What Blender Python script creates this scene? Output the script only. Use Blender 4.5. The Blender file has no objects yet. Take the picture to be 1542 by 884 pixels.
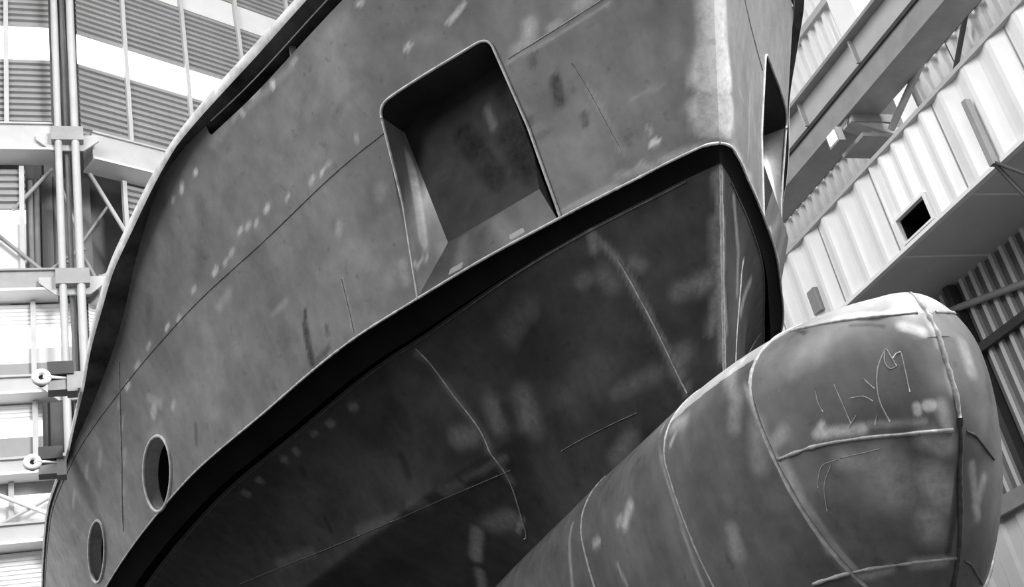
import bpy, bmesh, math, random
import numpy as np
from mathutils import Vector, Matrix
random.seed(7); RNG = np.random.RandomState(7)
scene = bpy.context.scene
# ---------------------------------------------------------------- camera: standing ahead of the bow, tilted up and rolled
cam_data = bpy.data.cameras.new('camera'); cam = bpy.data.objects.new('camera', cam_data)
scene.collection.objects.link(cam); scene.camera = cam
cam_data.sensor_width = 36; cam_data.lens = 42.02; cam_data.clip_end = 200
_r = Vector((0.933896, -0.296681, -0.199548)); _f = Vector((0.356430, 0.816553, 0.454090))
_f.normalize(); _r = (_r - _f*_r.dot(_f)).normalized(); _u = _r.cross(_f)
cam.matrix_world = Matrix(((_r.x, _u.x, -_f.x, 0), (_r.y, _u.y, -_f.y, 0), (_r.z, _u.z, -_f.z, 1.6), (0, 0, 0, 1)))
# ---------------------------------------------------------------- light: even daylight in the hall, two added area lights for its unbuilt roof
world = bpy.data.worlds.new('world'); scene.world = world; world.use_nodes = True
bg = world.node_tree.nodes['Background']; bg.inputs[0].default_value = (1, 1, 1, 1); bg.inputs[1].default_value = .3
def area(name, loc, target, sx, sy, power):
    l = bpy.data.lights.new(name, 'AREA'); l.shape = 'RECTANGLE'; l.size = sx; l.size_y = sy; l.energy = power
    o = bpy.data.objects.new(name, l); scene.collection.objects.link(o); o.location = loc
    o.rotation_euler = (Vector(target) - Vector(loc)).to_track_quat('-Z', 'Y').to_euler(); return o
area('added_light_bow', (17, -8, 21), (6, 6, 5), 10, 16, 36000)
area('added_light_side', (-12, 6, 25), (4, 10, 7), 8, 30, 8200)
scene.view_settings.view_transform = 'Standard'; scene.view_settings.look = 'None'
scene.view_settings.exposure = 0; scene.view_settings.gamma = 1; scene.view_settings.use_curve_mapping = False
# ---------------------------------------------------------------- hull lines (metres; Y aft, X to port, Z up)
XC = 4.94                      # centre plane of the ship
ZK = 6.6                       # height of the knuckle
ZS = 8.0                       # height of the plate seam above it
def pchip(xs, ys):
    xs = np.array(xs, float); ys = np.array(ys, float)
    h = np.diff(xs); d = np.diff(ys) / h
    m = np.zeros_like(xs)
    for i in range(1, len(xs) - 1):
        if d[i-1] * d[i] > 0:
            w1 = 2*h[i] + h[i-1]; w2 = h[i] + 2*h[i-1]
            m[i] = (w1 + w2) / (w1/d[i-1] + w2/d[i])
    m[0] = d[0]; m[-1] = d[-1]
    def f(x):
        x = np.clip(np.asarray(x, float), xs[0], xs[-1])
        i = np.clip(np.searchsorted(xs, x, side='right') - 1, 0, len(xs) - 2)
        t = (x - xs[i]) / h[i]
        return ((2*t**3 - 3*t**2 + 1)*ys[i] + (t**3 - 2*t**2 + t)*h[i]*m[i]
                + (-2*t**3 + 3*t**2)*ys[i+1] + (t**3 - t**2)*h[i]*m[i+1])
    return f
# half-breadth behind the stem, on the knuckle and on the seam
K_ = pchip([0,.012,.05,.11,.3,.5,.69,1.13,1.69,2.33,3.2,4.67,6.46,10.18,13,19],
           [0,.06,.13,.19,.36,.52,.68,1.03,1.455,1.87,2.385,2.97,3.63,4.41,4.75,5.0])
S_ = pchip([0,.012,.05,.11,.3,.69,1.53,2.6,4.46,5.66,7.92,9.7,12,19],
           [0,.06,.13,.19,.36,.63,1.26,2.1,2.96,3.5,4.26,4.72,5.05,5.3])
def stem(z): return 6.65 - .75*(np.asarray(z) - ZK)/1.4
def topside(Y, z):
    s = np.asarray(Y) - stem(z)
    t = (np.asarray(z) - ZK)/1.4
    k = K_(s)
    return np.where(s <= 0, 0, np.maximum(k + (S_(s) - k)*t + .09*np.maximum(np.asarray(z) - 7.4, 0)*np.clip(s/.6, 0, 1), 0))
# lower hull: starts a step inside and below the knuckle, then V sections down to the keel
def ins(s): return np.interp(s, [0,.3,1.3,2.7,5,19], [float(K_(.07)),.14,.14,.2,.22,.22])
def z_in(s): return np.interp(s, [0,1.0,2.6,19], [6.46,6.45,6.39,6.39])
ka_ = pchip([1.7,2.2,3.0,4.0,4.57,5.05,5.47,5.97,6.2,6.46], [.25,.45,.6,.66,.68,.69,.725,.81,.88,1.0])
kf_ = pchip([1.7,2.2,3.0,4.57,5.05,5.47,5.97,6.2,6.46], [.3,.5,.7,.93,.92,.9,.91,.94,1.0])
def low_stem(z): return 6.72 + .59*(6.46 - np.asarray(z))
def lower(Y, z):
    z = np.asarray(z, float)
    s = np.maximum(np.asarray(Y) - low_stem(z), 0)
    w = np.clip((s - .6)/1.4, 0, 1)
    w2 = np.clip((s - .6)/2.4, 0, 1)*.6*np.clip((5.35 - z)/.9, 0, 1)      # hollow sections over the bulb
    return np.maximum(K_(s + .07) - ins(s), 0)*(kf_(z)*(1 - w) + ka_(z)*w)*(1 - w2)
# bulb
BT = 5.22
b_top = pchip([BT,5.24,5.31,5.5,5.86,6.53,7.4,9,14], [4.15,4.3,4.47,4.555,4.66,4.76,4.82,4.86,4.86])
b_bot = pchip([BT,5.28,5.5,5.76,6.3,7,9,14], [4.15,3.74,3.33,2.93,2.5,2.2,2.0,1.9])
def b_wid(Y):
    q = np.clip((7.1 - np.asarray(Y, float))/(7.1 - BT), 0, 1)
    return .985*(1 - q**2.1)**(1/2.05) + .07*np.clip((np.asarray(Y, float) - 8)/3, 0, 1)
BM = 4.12
def bulb_pt(Y, phi):
    """phi 0 = top, pi = keel; returns half, z"""
    cz = np.cos(phi); sw = np.sin(phi)
    up = b_top(Y) - BM; dn = BM - b_bot(Y)
    return b_wid(Y)*sw, BM + np.where(cz > 0, up*cz, dn*cz)
def bulb_half(Y, z):
    up = b_top(Y) - BM; dn = BM - b_bot(Y)
    q = np.where(np.asarray(z) > BM, (z - BM)/np.maximum(up,1e-4), (BM - z)/np.maximum(dn,1e-4))
    return b_wid(Y)*np.sqrt(np.clip(1 - q*q, 0, 1))
# upper edge of the topside plating, and the rubbing strake above it
z_top = pchip([5,10.08,10.12,10.6,11.0,11.19,12.03,12.8,13.6,14.84,17,25], [9.2,9.2,9.31,9.3,9.26,9.21,8.88,8.54,8.32,8.13,8.04,8.04])
r_in = pchip([5,10.1,10.6,11.0,11.19,12.03,12.8,13.6,14.84,17,25], [9.32,9.32,9.3,9.26,9.21,8.88,8.54,8.32,8.13,8.04,8.04])
r_out = pchip([5,9.5,10.6,11.5,13,14,16,25], [.13,.13,.17,.2,.28,.2,.03,.02])
r_lo = pchip([5,8.2,9.3,10.35,10.6,11.52,12.1,12.7,13.2,14.4,16,25], [9.36,9.36,9.36,9.26,9.2,8.97,8.8,8.55,8.39,8.15,8.05,8.05])
r_hi = pchip([5,8.4,9.35,10.9,11.7,12.35,12.95,13.95,15,17,25], [9.51,9.51,9.52,9.28,9.1,8.9,8.66,8.35,8.22,8.12,8.12])
# marks and seams on the steel, as (Y, z) on the surface: points, half-width, softness, tone
MARKS_TOP = [
    ([(7.19, 7.65), (7.23, 7.56), (7.27, 7.46)], 0.039, 0.5, -0.55),
    ([(7.18, 7.27), (7.21, 7.19)], 0.028, 0.6, -0.4),
    ([(7.23, 7.89), (7.25, 7.84)], 0.029, 0.7, -0.3),
    ([(7.51, 7.47), (7.52, 7.43)], 0.023, 0.6, -0.3),
    ([(10.2, 7.15), (10.24, 7.08)], 0.026, 0.5, -0.5),
    ([(10.28, 7.03), (10.34, 6.84), (10.38, 6.68)], 0.046, 0.4, -0.6),
    ([(10.41, 6.64), (10.1, 6.68)], 0.032, 0.7, -0.35),
    ([(10.02, 6.87), (10.04, 6.79)], 0.026, 0.6, -0.4),
    ([(7.59, 7.3), (7.46, 7.29)], 0.028, 0.8, -0.25),
    ([(7.14, 7.7), (7.17, 7.67)], 0.017, 0.8, -0.2),
    ([(8.37, 8.46), (8.58, 8.47), (8.83, 8.39)], 0.044, 0.9, -0.16),
    ([(8.85, 8.76), (9.03, 8.73), (9.22, 8.56)], 0.059, 0.9, -0.13),
    ([(8.22, 8.5), (8.35, 8.6)], 0.062, 0.9, -0.12),
    ([(10.7, 8.79), (10.95, 8.46), (11.31, 8.18)], 0.066, 0.9, -0.16),
    ([(8.94, 8.51), (8.88, 8.51)], 0.077, 0.9, -0.12),
    ([(7.54, 8.48), (7.31, 8.52)], 0.083, 0.9, -0.12),
    ([(12.18, 8.44), (12.51, 8.2)], 0.055, 0.9, -0.2),
    ([(12.48, 7.01), (12.62, 6.83)], 0.031, 0.6, -0.3),
    ([(6.8, 7.47), (6.79, 7.33)], 0.088, 0.9, -0.1),
    ([(7.02, 7.04), (6.98, 6.94)], 0.098, 0.9, -0.12),
    ([(10.72, 7.28), (10.69, 7.14)], 0.136, 0.9, -0.08),
    ([(8.71, 7.45), (9.06, 7.39)], 0.154, 0.9, -0.08),
    ([(11.27, 7.03), (11.71, 6.95)], 0.159, 0.9, -0.08),
    ([(6.94, 7.86), (6.71, 7.88)], 0.14, 0.9, -0.07),
    ([(10.12, 8.81), (10.38, 8.58)], 0.084, 0.9, -0.12),
    ([(9.2, 9.14), (9.21, 9.12)], 0.034, 0.4, 1.0),
    ([(9.38, 9.19), (9.5, 9.19)], 0.02, 0.6, 0.5),
    ([(9.69, 9.18), (9.68, 9.13)], 0.028, 0.6, 0.6),
    ([(9.74, 9.19), (9.83, 9.16)], 0.028, 0.8, 0.3),
    ([(10.54, 9.03), (10.56, 9.02)], 0.029, 0.5, 0.9),
    ([(10.79, 9.04), (10.85, 8.99)], 0.029, 0.5, 0.8),
    ([(11.0, 9.0), (11.04, 8.99)], 0.022, 0.6, 0.5),
    ([(8.88, 9.13), (8.82, 9.13)], 0.026, 0.7, 0.4),
    ([(7.53, 8.52), (7.46, 8.55), (7.41, 8.57)], 0.024, 0.5, 0.75),
    ([(7.88, 8.5), (7.85, 8.52)], 0.024, 0.5, 0.7),
    ([(7.41, 8.58), (7.36, 8.6)], 0.018, 0.6, 0.6),
    ([(7.95, 9.07), (7.91, 9.06)], 0.025, 0.6, 0.6),
    ([(7.15, 8.07), (7.09, 8.16)], 0.046, 0.9, 0.5),
    ([(7.29, 8.03), (7.16, 8.03)], 0.04, 0.9, 0.35),
    ([(6.99, 8.03), (6.93, 8.03)], 0.034, 0.8, 0.35),
    ([(6.74, 8.06), (6.67, 8.06)], 0.045, 0.8, 0.4),
    ([(7.38, 7.98), (7.2, 7.96), (6.93, 7.95), (6.56, 7.94)], 0.017, 0.8, 0.3),
    ([(6.92, 6.79), (6.9, 6.79)], 0.027, 0.4, 0.9),
    ([(6.89, 6.87), (6.88, 6.93)], 0.016, 0.7, 0.4),
    ([(7.11, 6.67), (7.06, 6.69)], 0.022, 0.6, 0.4),
    ([(8.84, 7.55), (8.78, 7.61)], 0.061, 0.9, 0.22),
    ([(9.4, 7.53), (9.34, 7.59)], 0.038, 0.6, 0.22),
    ([(9.08, 8.11), (9.12, 8.11)], 0.025, 0.6, 0.35),
    ([(8.71, 8.1), (8.69, 8.14)], 0.025, 0.6, 0.3),
    ([(13.11, 7.55), (13.24, 7.49)], 0.048, 0.7, 0.45),
    ([(12.71, 7.4), (12.78, 7.37)], 0.031, 0.7, 0.35),
    ([(11.25, 7.8), (11.02, 7.85)], 0.043, 0.9, 0.18),
    ([(13.13, 7.66), (12.99, 7.52)], 0.056, 0.8, 0.25),
    ([(10.66, 7.36), (10.41, 7.37)], 0.034, 0.8, 0.15),
    ([(9.03, 6.95), (9.15, 6.88)], 0.073, 0.9, 0.12),
    ([(8.99, 6.95), (9.05, 6.78)], 0.036, 0.7, 0.25),
    ([(9.6, 7.15), (9.69, 6.81), (9.75, 6.69)], 0.013, 0.8, 0.2),
    ([(8.74, 7.4), (8.94, 7.39)], 0.037, 0.9, 0.1),
    ([(7.77, 8.52), (7.65, 8.5)], 0.06, 0.9, 0.12),
    ([(9.93, 9.17), (10.17, 9.13)], 0.057, 0.9, 0.2),
    ([(9.58, 9.15), (9.11, 9.12), (8.9, 9.11)], 0.033, 0.9, 0.2),
    ([(8.31, 9.07), (8.12, 9.06)], 0.063, 0.9, 0.12),
    ([(6.86, 7.19), (6.65, 7.16)], 0.016, 0.9, 0.15),
    ([(7.05, 7.46), (7.08, 7.07), (7.12, 6.87)], 0.016, 0.7, 0.2),
    ([(7.05, 7.26), (7.11, 6.8)], 0.016, 0.7, 0.15),
    ([(7.24, 6.69), (7.01, 6.63)], 0.027, 0.8, 0.3),
    ([(7.67, 6.65), (7.27, 6.63)], 0.022, 0.8, 0.3),
    ([(6.93, 6.64), (6.72, 6.61)], 0.032, 0.7, 0.35),
    ([(5.98, 7.63), (6.18, 7.26), (6.36, 7.04)], 0.146, 0.25, 0.95),  # pale filler on the stem, with its bright reflection painted in
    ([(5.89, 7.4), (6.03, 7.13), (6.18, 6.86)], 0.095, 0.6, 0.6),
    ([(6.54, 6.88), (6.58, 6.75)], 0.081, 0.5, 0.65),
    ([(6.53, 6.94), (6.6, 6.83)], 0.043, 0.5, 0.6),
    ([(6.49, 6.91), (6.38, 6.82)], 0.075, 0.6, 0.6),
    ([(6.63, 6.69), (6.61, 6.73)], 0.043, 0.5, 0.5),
    ([(6.24, 7.7), (6.53, 7.2)], 0.033, 0.9, 0.05),
    ([(12.19, 8.05), (12.1, 8.07)], 0.023, 0.6, 0.6),
    ([(11.93, 8.01), (11.85, 8.03)], 0.03, 0.6, 0.4),
    ([(11.48, 8.12), (11.4, 8.14)], 0.022, 0.6, 0.4),
    ([(11.07, 8.1), (11.0, 8.12)], 0.029, 0.6, 0.6),
    ([(10.88, 8.1), (10.81, 8.12)], 0.021, 0.6, 0.4),
    ([(10.74, 8.13), (10.68, 8.15)], 0.028, 0.6, 0.4),
    ([(10.5, 8.24), (10.44, 8.26)], 0.021, 0.6, 0.6),
    ([(10.38, 8.22), (10.32, 8.24)], 0.028, 0.6, 0.4),
    ([(10.27, 8.18), (10.21, 8.21)], 0.021, 0.6, 0.4),
    ([(10.06, 8.22), (10.0, 8.24)], 0.027, 0.6, 0.6),
    ([(9.76, 8.15), (9.7, 8.17)], 0.02, 0.6, 0.4),
    ([(9.39, 8.1), (9.33, 8.12)], 0.026, 0.6, 0.4),
    ([(9.23, 8.09), (9.17, 8.11)], 0.019, 0.6, 0.6),
    ([(13.07, 8.02), (12.96, 8.04)], 0.032, 0.6, 0.4),
    ([(12.67, 8.07), (12.57, 8.09)], 0.024, 0.6, 0.4),
    ([(13.47, 7.96), (13.36, 7.98)], 0.033, 0.6, 0.6),
    ([(15.72, 8.15), (15.42, 8.23)], 0.028, 0.7, 0.3),
    ([(16.54, 7.7), (16.19, 7.78)], 0.029, 0.7, 0.3),
    ([(15.6, 7.71), (15.32, 7.8)], 0.028, 0.7, 0.3),
    ([(15.03, 7.65), (14.78, 7.75)], 0.027, 0.7, 0.3),
    ([(14.09, 7.68), (13.88, 7.78)], 0.025, 0.7, 0.3),
    ([(13.9, 7.86), (13.7, 7.96)], 0.025, 0.7, 0.3),
    ([(14.45, 7.39), (14.23, 7.49)], 0.026, 0.7, 0.3),
    ([(14.98, 7.07), (14.76, 7.18)], 0.026, 0.7, 0.3),
]
MARKS_LOW = [
    ([(6.74, 6.4), (6.92, 6.06), (7.14, 5.76), (7.32, 5.45), (7.51, 5.13)], 0.038, 0.8, 0.6),
    ([(6.79, 6.4), (6.95, 6.08)], 0.027, 0.8, 0.45),
    ([(6.98, 6.1), (7.16, 5.78)], 0.043, 0.9, 0.3),
    ([(7.46, 5.34), (7.27, 5.6)], 0.037, 0.9, 0.35),
    ([(7.66, 6.41), (7.66, 6.16), (7.72, 5.68), (7.78, 5.34), (7.83, 5.0)], 0.033, 0.8, 0.35),
    ([(7.66, 6.42), (7.74, 6.3)], 0.039, 0.8, 0.4),
    ([(9.57, 6.3), (9.67, 5.95), (9.71, 5.49), (9.87, 5.11)], 0.043, 0.9, 0.2),
    ([(7.34, 5.7), (7.24, 5.71)], 0.075, 0.9, 0.3),
    ([(7.47, 5.72), (7.36, 5.71)], 0.065, 0.9, 0.25),
    ([(7.58, 6.07), (7.56, 6.03)], 0.055, 0.9, 0.25),
    ([(7.82, 6.09), (7.81, 6.02)], 0.088, 0.9, 0.2),
    ([(7.99, 6.13), (7.93, 6.13)], 0.056, 0.9, 0.2),
    ([(10.83, 4.97), (11.27, 4.83)], 0.062, 0.8, 0.7),
    ([(11.45, 4.74), (11.71, 4.64)], 0.05, 0.9, 0.6),
    ([(10.61, 4.95), (10.29, 4.89)], 0.102, 0.9, 0.35),
    ([(10.4, 4.79), (10.17, 4.84)], 0.032, 0.7, 0.5),
    ([(7.79, 5.19), (7.69, 5.29)], 0.076, 0.9, 0.25),
    ([(8.26, 5.23), (7.92, 5.23)], 0.066, 0.9, 0.15),
    ([(8.36, 4.85), (8.55, 4.76)], 0.079, 0.9, 0.2),
    ([(11.9, 6.31), (11.95, 6.3)], 0.036, 0.7, 0.4),
    ([(11.68, 6.3), (11.73, 6.29)], 0.036, 0.7, 0.4),
    ([(11.32, 6.31), (11.27, 6.31)], 0.035, 0.7, 0.35),
    ([(11.05, 6.29), (10.99, 6.29)], 0.041, 0.7, 0.35),
    ([(10.64, 6.28), (10.58, 6.28)], 0.04, 0.7, 0.35),
    ([(12.5, 6.3), (12.45, 6.3)], 0.037, 0.7, 0.4),
    ([(12.85, 6.3), (12.81, 6.29)], 0.046, 0.7, 0.35),
    ([(9.96, 5.61), (9.81, 5.57)], 0.099, 0.9, 0.25),
    ([(9.43, 5.69), (9.5, 5.52)], 0.085, 0.9, 0.2),
    ([(9.08, 5.58), (9.16, 5.36)], 0.118, 0.9, 0.2),
    ([(10.54, 5.3), (10.35, 5.29)], 0.064, 0.9, 0.3),
    ([(10.22, 5.3), (9.69, 5.27)], 0.037, 0.9, 0.25),
    ([(11.04, 5.34), (10.88, 5.31)], 0.067, 0.9, 0.2),
    ([(12.02, 5.47), (11.32, 5.34)], 0.055, 0.9, 0.15),
    ([(13.68, 5.71), (12.94, 5.59)], 0.061, 0.9, 0.15),
    ([(8.76, 6.08), (8.47, 6.12)], 0.126, 0.9, 0.12),
    ([(11.13, 5.86), (10.94, 5.62)], 0.201, 0.9, 0.06),
    ([(8.64, 5.36), (8.31, 5.44)], 0.168, 0.9, 0.08),
    ([(10.68, 5.77), (10.79, 5.59)], 0.04, 0.7, -0.4),
    ([(11.91, 6.19), (12.01, 6.12)], 0.044, 0.7, -0.4),
    ([(12.34, 5.76), (12.41, 5.63)], 0.03, 0.6, -0.5),
    ([(10.2, 6.16), (10.36, 5.94)], 0.078, 0.9, -0.3),
    ([(8.25, 5.99), (8.58, 5.85)], 0.172, 0.9, -0.15),
    ([(12.43, 5.13), (12.17, 5.11)], 0.175, 0.9, -0.3),
    ([(9.31, 5.63), (9.34, 5.51)], 0.036, 0.9, -0.4),
    ([(7.56, 6.39)], 0.099, 0.9, -0.2),
    ([(7.43, 6.4), (7.17, 6.42)], 0.076, 0.9, -0.2),
    ([(9.54, 6.17), (9.69, 6.18)], 0.112, 0.9, -0.15),
    ([(7.66, 5.58), (7.64, 5.45)], 0.065, 0.9, -0.15),
]
MARKS_LOW_PORT = [
    ([(7.09, 6.37), (7.48, 6.09), (7.62, 5.78)], 0.045, 0.8, 0.4),
    ([(8.12, 6.16), (7.81, 5.69)], 0.046, 0.9, 0.5),
    ([(8.21, 6.45)], 0.038, 0.8, 0.3),
    ([(7.86, 6.45)], 0.049, 0.9, -0.5),
]
MARKS_BULB = [
    ([(6.31, 4.55), (6.09, 4.22), (6.07, 3.93), (6.06, 3.72), (6.02, 3.33), (6.04, 3.01)], 0.021, 0.7, 0.35),
    ([(6.36, 4.49), (6.19, 4.22), (6.27, 4.07)], 0.052, 0.9, 0.25),
    ([(6.03, 3.69), (6.05, 3.3), (6.06, 3.02)], 0.038, 0.9, 0.3),
    ([(6.04, 3.52), (6.08, 3.14)], 0.025, 0.8, 0.35),
    ([(5.76, 3.77), (5.55, 3.7)], 0.029, 0.8, 0.75),
    ([(5.75, 3.78), (5.71, 3.81)], 0.021, 0.7, 0.8),
    ([(5.52, 3.71), (5.36, 3.64)], 0.021, 0.9, 0.35),
    ([(5.35, 3.7), (5.34, 3.73)], 0.025, 0.5, 1.0),
    ([(5.32, 3.72), (5.31, 3.72)], 0.033, 0.4, 1.0),
    ([(5.3, 3.71), (5.34, 3.6)], 0.038, 0.9, 0.4),
    ([(5.25, 3.9), (5.27, 3.78)], 0.033, 0.9, 0.35),
    ([(5.23, 4.25), (5.23, 4.07)], 0.034, 0.9, 0.5),
    ([(5.26, 4.22), (5.23, 4.16)], 0.034, 0.8, 0.6),
    ([(5.55, 4.44), (5.32, 4.33), (5.25, 4.31)], 0.021, 0.9, 0.5),
    ([(6.53, 4.88), (5.8, 4.49), (5.72, 4.43)], 0.017, 0.6, -0.7),
    ([(5.44, 4.33), (5.31, 4.25)], 0.013, 0.7, -0.4),
    ([(5.99, 4.58), (5.93, 4.59)], 0.013, 0.6, -0.6),
    ([(7.98, 4.01), (7.79, 4.1)], 0.045, 0.8, 0.55),
    ([(8.0, 4.07), (8.08, 4.05)], 0.031, 0.8, 0.4),
    ([(8.56, 4.05), (8.46, 4.05)], 0.032, 0.7, 0.45),
    ([(6.99, 4.39), (6.81, 4.34)], 0.056, 0.9, 0.4),
    ([(7.0, 4.25), (6.92, 4.31)], 0.023, 0.8, 0.4),
    ([(7.29, 4.51), (7.16, 4.22), (7.14, 3.94), (7.18, 3.58), (7.22, 3.29)], 0.019, 0.8, 0.3),
    ([(8.99, 4.37), (9.04, 4.16), (9.15, 3.89)], 0.023, 0.8, 0.3),
    ([(8.27, 3.8), (8.23, 3.61)], 0.016, 0.8, 0.3),
    ([(5.58, 3.48), (5.62, 3.32)], 0.124, 0.9, 0.3),
    ([(5.52, 3.35), (5.55, 3.27)], 0.109, 0.9, 0.35),
    ([(5.64, 3.15), (5.68, 3.08)], 0.076, 0.9, 0.35),
    ([(5.4, 3.55), (5.4, 3.5)], 0.067, 0.9, 0.45),
    ([(5.7, 3.58), (5.62, 3.5)], 0.058, 0.9, 0.25),
    ([(6.66, 3.5), (6.69, 3.37)], 0.062, 0.9, 0.3),
    ([(6.1, 3.99), (6.19, 3.76)], 0.06, 0.9, 0.2),
    ([(5.46, 3.39), (5.74, 2.96)], 0.021, 0.6, -0.6),
    ([(5.24, 3.98), (5.28, 3.74)], 0.017, 0.7, 0.4),
    ([(5.95, 3.31), (5.88, 3.14)], 0.142, 0.9, -0.3),
    ([(5.26, 4.09), (5.29, 3.89)], 0.074, 0.9, -0.3),
    ([(6.66, 3.96), (6.77, 3.67)], 0.154, 0.9, -0.2),
    ([(5.77, 4.2), (5.54, 4.16)], 0.167, 0.9, -0.12),
    ([(5.83, 2.94), (5.78, 2.92)], 0.034, 0.8, 0.4),
    ([(6.07, 2.96), (5.91, 2.95)], 0.025, 0.8, 0.4),
    ([(6.04, 3.83), (5.94, 3.87)], 0.042, 0.9, 0.25),
]
MARKS_BULB_PORT = [
    ([(5.6, 3.18), (5.54, 3.32)], 0.03, 0.9, 0.3),
    ([(5.47, 3.39), (5.64, 3.12)], 0.026, 0.9, 0.3),
    ([(5.37, 3.94), (5.38, 3.76)], 0.022, 0.9, -0.2),
    ([(5.25, 4.07), (5.27, 3.9)], 0.043, 0.9, 0.3),
]
LINES_BULB = [
    [(6.051, 3.735), (5.794, 3.706), (5.576, 3.65), (5.411, 3.591), (5.349, 3.568)],
    [(6.311, 3.009), (6.061, 2.991), (5.861, 2.953), (5.763, 2.927)],
    [(5.929, 4.553), (5.536, 4.411), (5.314, 4.321), (5.243, 4.296)],
]
LINES_BULB_PORT = [
    [(5.354, 3.556), (5.423, 3.497), (5.535, 3.429)],
    [(5.783, 2.908), (5.888, 2.842), (6.001, 2.802)],
]
CHALK_BULB = [
    [(5.308, 3.988), (5.333, 3.976), (5.339, 4.028), (5.319, 4.105), (5.313, 4.035), (5.312, 3.981)],
    [(5.319, 4.105), (5.378, 3.984), (5.424, 3.833), (5.446, 3.691)],
    [(5.313, 4.035), (5.284, 4.062), (5.299, 3.937), (5.324, 3.82)],
    [(5.531, 3.891), (5.474, 3.874), (5.45, 3.83)],
    [(5.566, 4.02), (5.571, 3.868), (5.582, 3.75)],
    [(5.541, 3.786), (5.604, 3.731)],
    [(5.664, 4.027), (5.679, 3.945), (5.676, 3.877)],
    [(5.439, 3.974), (5.418, 3.896)],
    [(5.501, 3.699), (5.469, 3.747)],
]
CHALK_LOW_BULB = [
    [(5.732, 3.588), (5.815, 3.593), (5.866, 3.55), (5.912, 3.484)],
    [(5.776, 3.575), (5.87, 3.486), (5.945, 3.345)],
    [(5.72, 3.591), (5.587, 3.569), (5.548, 3.566)],
]
FRAMES_LOW = [
    [(7.659, 6.155), (7.723, 5.683), (7.78, 5.341), (7.835, 4.991)],
    [(9.521, 6.344), (9.665, 5.952), (9.713, 5.487), (9.884, 5.111), (10.288, 4.75), (10.424, 4.715)],
]
LINES_LOW = [
    [(14.796, 5.846), (12.852, 5.544), (11.339, 5.335), (10.455, 5.248), (9.758, 5.173)],
    [(9.054, 5.046), (8.596, 5.023), (8.21, 5.005)],
]
LINES_TOP = [
    [(13.306, 8.235), (13.845, 7.835), (14.483, 7.408), (15.297, 6.836)],
    [(9.603, 7.153), (9.693, 6.808), (9.743, 6.658)],
    [(7.03, 7.687), (7.073, 7.275), (7.115, 6.87)],
]
# ---------------------------------------------------------------- helpers
COL = scene.collection
def link(o, parent=None):
    COL.objects.link(o)
    if parent is not None:
        o.parent = parent
        q = parent; off = Vector((0, 0, 0))
        while q is not None: off += q.location; q = q.parent
        o.location = -off                       # meshes are modelled in hall coordinates
    return o
def mesh_obj(name, verts, faces, mat, parent=None, smooth=False, stain=None, loc=None):
    me = bpy.data.meshes.new(name); me.from_pydata([tuple(v) for v in verts], [], [tuple(f) for f in faces])
    if smooth: me.polygons.foreach_set('use_smooth', [True]*len(me.polygons))
    if stain is not None:
        a = me.attributes.new('stain', 'FLOAT', 'POINT'); a.data.foreach_set('value', np.asarray(stain, np.float32))
    me.materials.append(mat); me.update()
    return link(bpy.data.objects.new(name, me), parent)
def tag(o, label, cat=None, group=None, kind=None):
    o['label'] = label
    if cat: o['category'] = cat
    if group: o['group'] = group
    if kind: o['kind'] = kind
    return o
def struct(o): o['kind'] = 'structure'; return o
def empty(name, loc):
    o = bpy.data.objects.new(name, None); o.location = loc; o.empty_display_size = .2; COL.objects.link(o); return o
BOXF = [(0,1,3,2),(4,6,7,5),(0,4,5,1),(2,3,7,6),(0,2,6,4),(1,5,7,3)]
def box_v(x0, x1, y0, y1, z0, z1): return [(x, y, z) for x in (x0, x1) for y in (y0, y1) for z in (z0, z1)]
def box(name, x0, x1, y0, y1, z0, z1, mat, parent=None):
    return mesh_obj(name, box_v(x0, x1, y0, y1, z0, z1), BOXF, mat, parent)
def bar_v(p0, p1, w, h, up=(0, 0, 1)):
    p0 = Vector(p0); p1 = Vector(p1); d = (p1 - p0).normalized(); up = Vector(up)
    if abs(d.dot(up)) > .98: up = Vector((0, 1, 0))
    s = d.cross(up).normalized(); u = s.cross(d)
    return [tuple(p + s*a*w/2 + u*b*h/2) for p in (p0, p1) for a in (-1, 1) for b in (-1, 1)]
def bar(name, p0, p1, w, h, mat, parent=None, up=(0, 0, 1)): return mesh_obj(name, bar_v(p0, p1, w, h, up), BOXF, mat, parent)
def join_boxes(name, boxes, mat, parent=None):
    V = []; F = []
    for b in boxes:
        n = len(V); V += list(b); F += [tuple(i + n for i in f) for f in BOXF]
    return mesh_obj(name, V, F, mat, parent)
def tube_vf(pts, r, n=8, cap=True):
    P = [Vector(p) for p in pts]; V = []; F = []
    ref = None
    for i, p in enumerate(P):
        d = (P[min(i+1, len(P)-1)] - P[max(i-1, 0)]).normalized()
        if ref is None: ref = Vector((0, 0, 1)) if abs(d.z) < .9 else Vector((1, 0, 0))
        s = d.cross(ref).normalized(); u = s.cross(d); ref = u
        rr = r[i] if hasattr(r, '__len__') else r
        for k in range(n):
            a = 2*math.pi*k/n; V.append(tuple(p + s*math.cos(a)*rr + u*math.sin(a)*rr))
    for i in range(len(P)-1):
        for k in range(n):
            a = i*n + k; b = i*n + (k+1) % n; F.append((a, b, b+n, a+n))
    if cap: F.append(tuple(range(n))); F.append(tuple(range(len(V)-1, len(V)-1-n, -1)))
    return V, F
def tube(name, pts, r, mat, parent=None, n=8): return mesh_obj(name, *tube_vf(pts, r, n), mat, parent, smooth=True)
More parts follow.
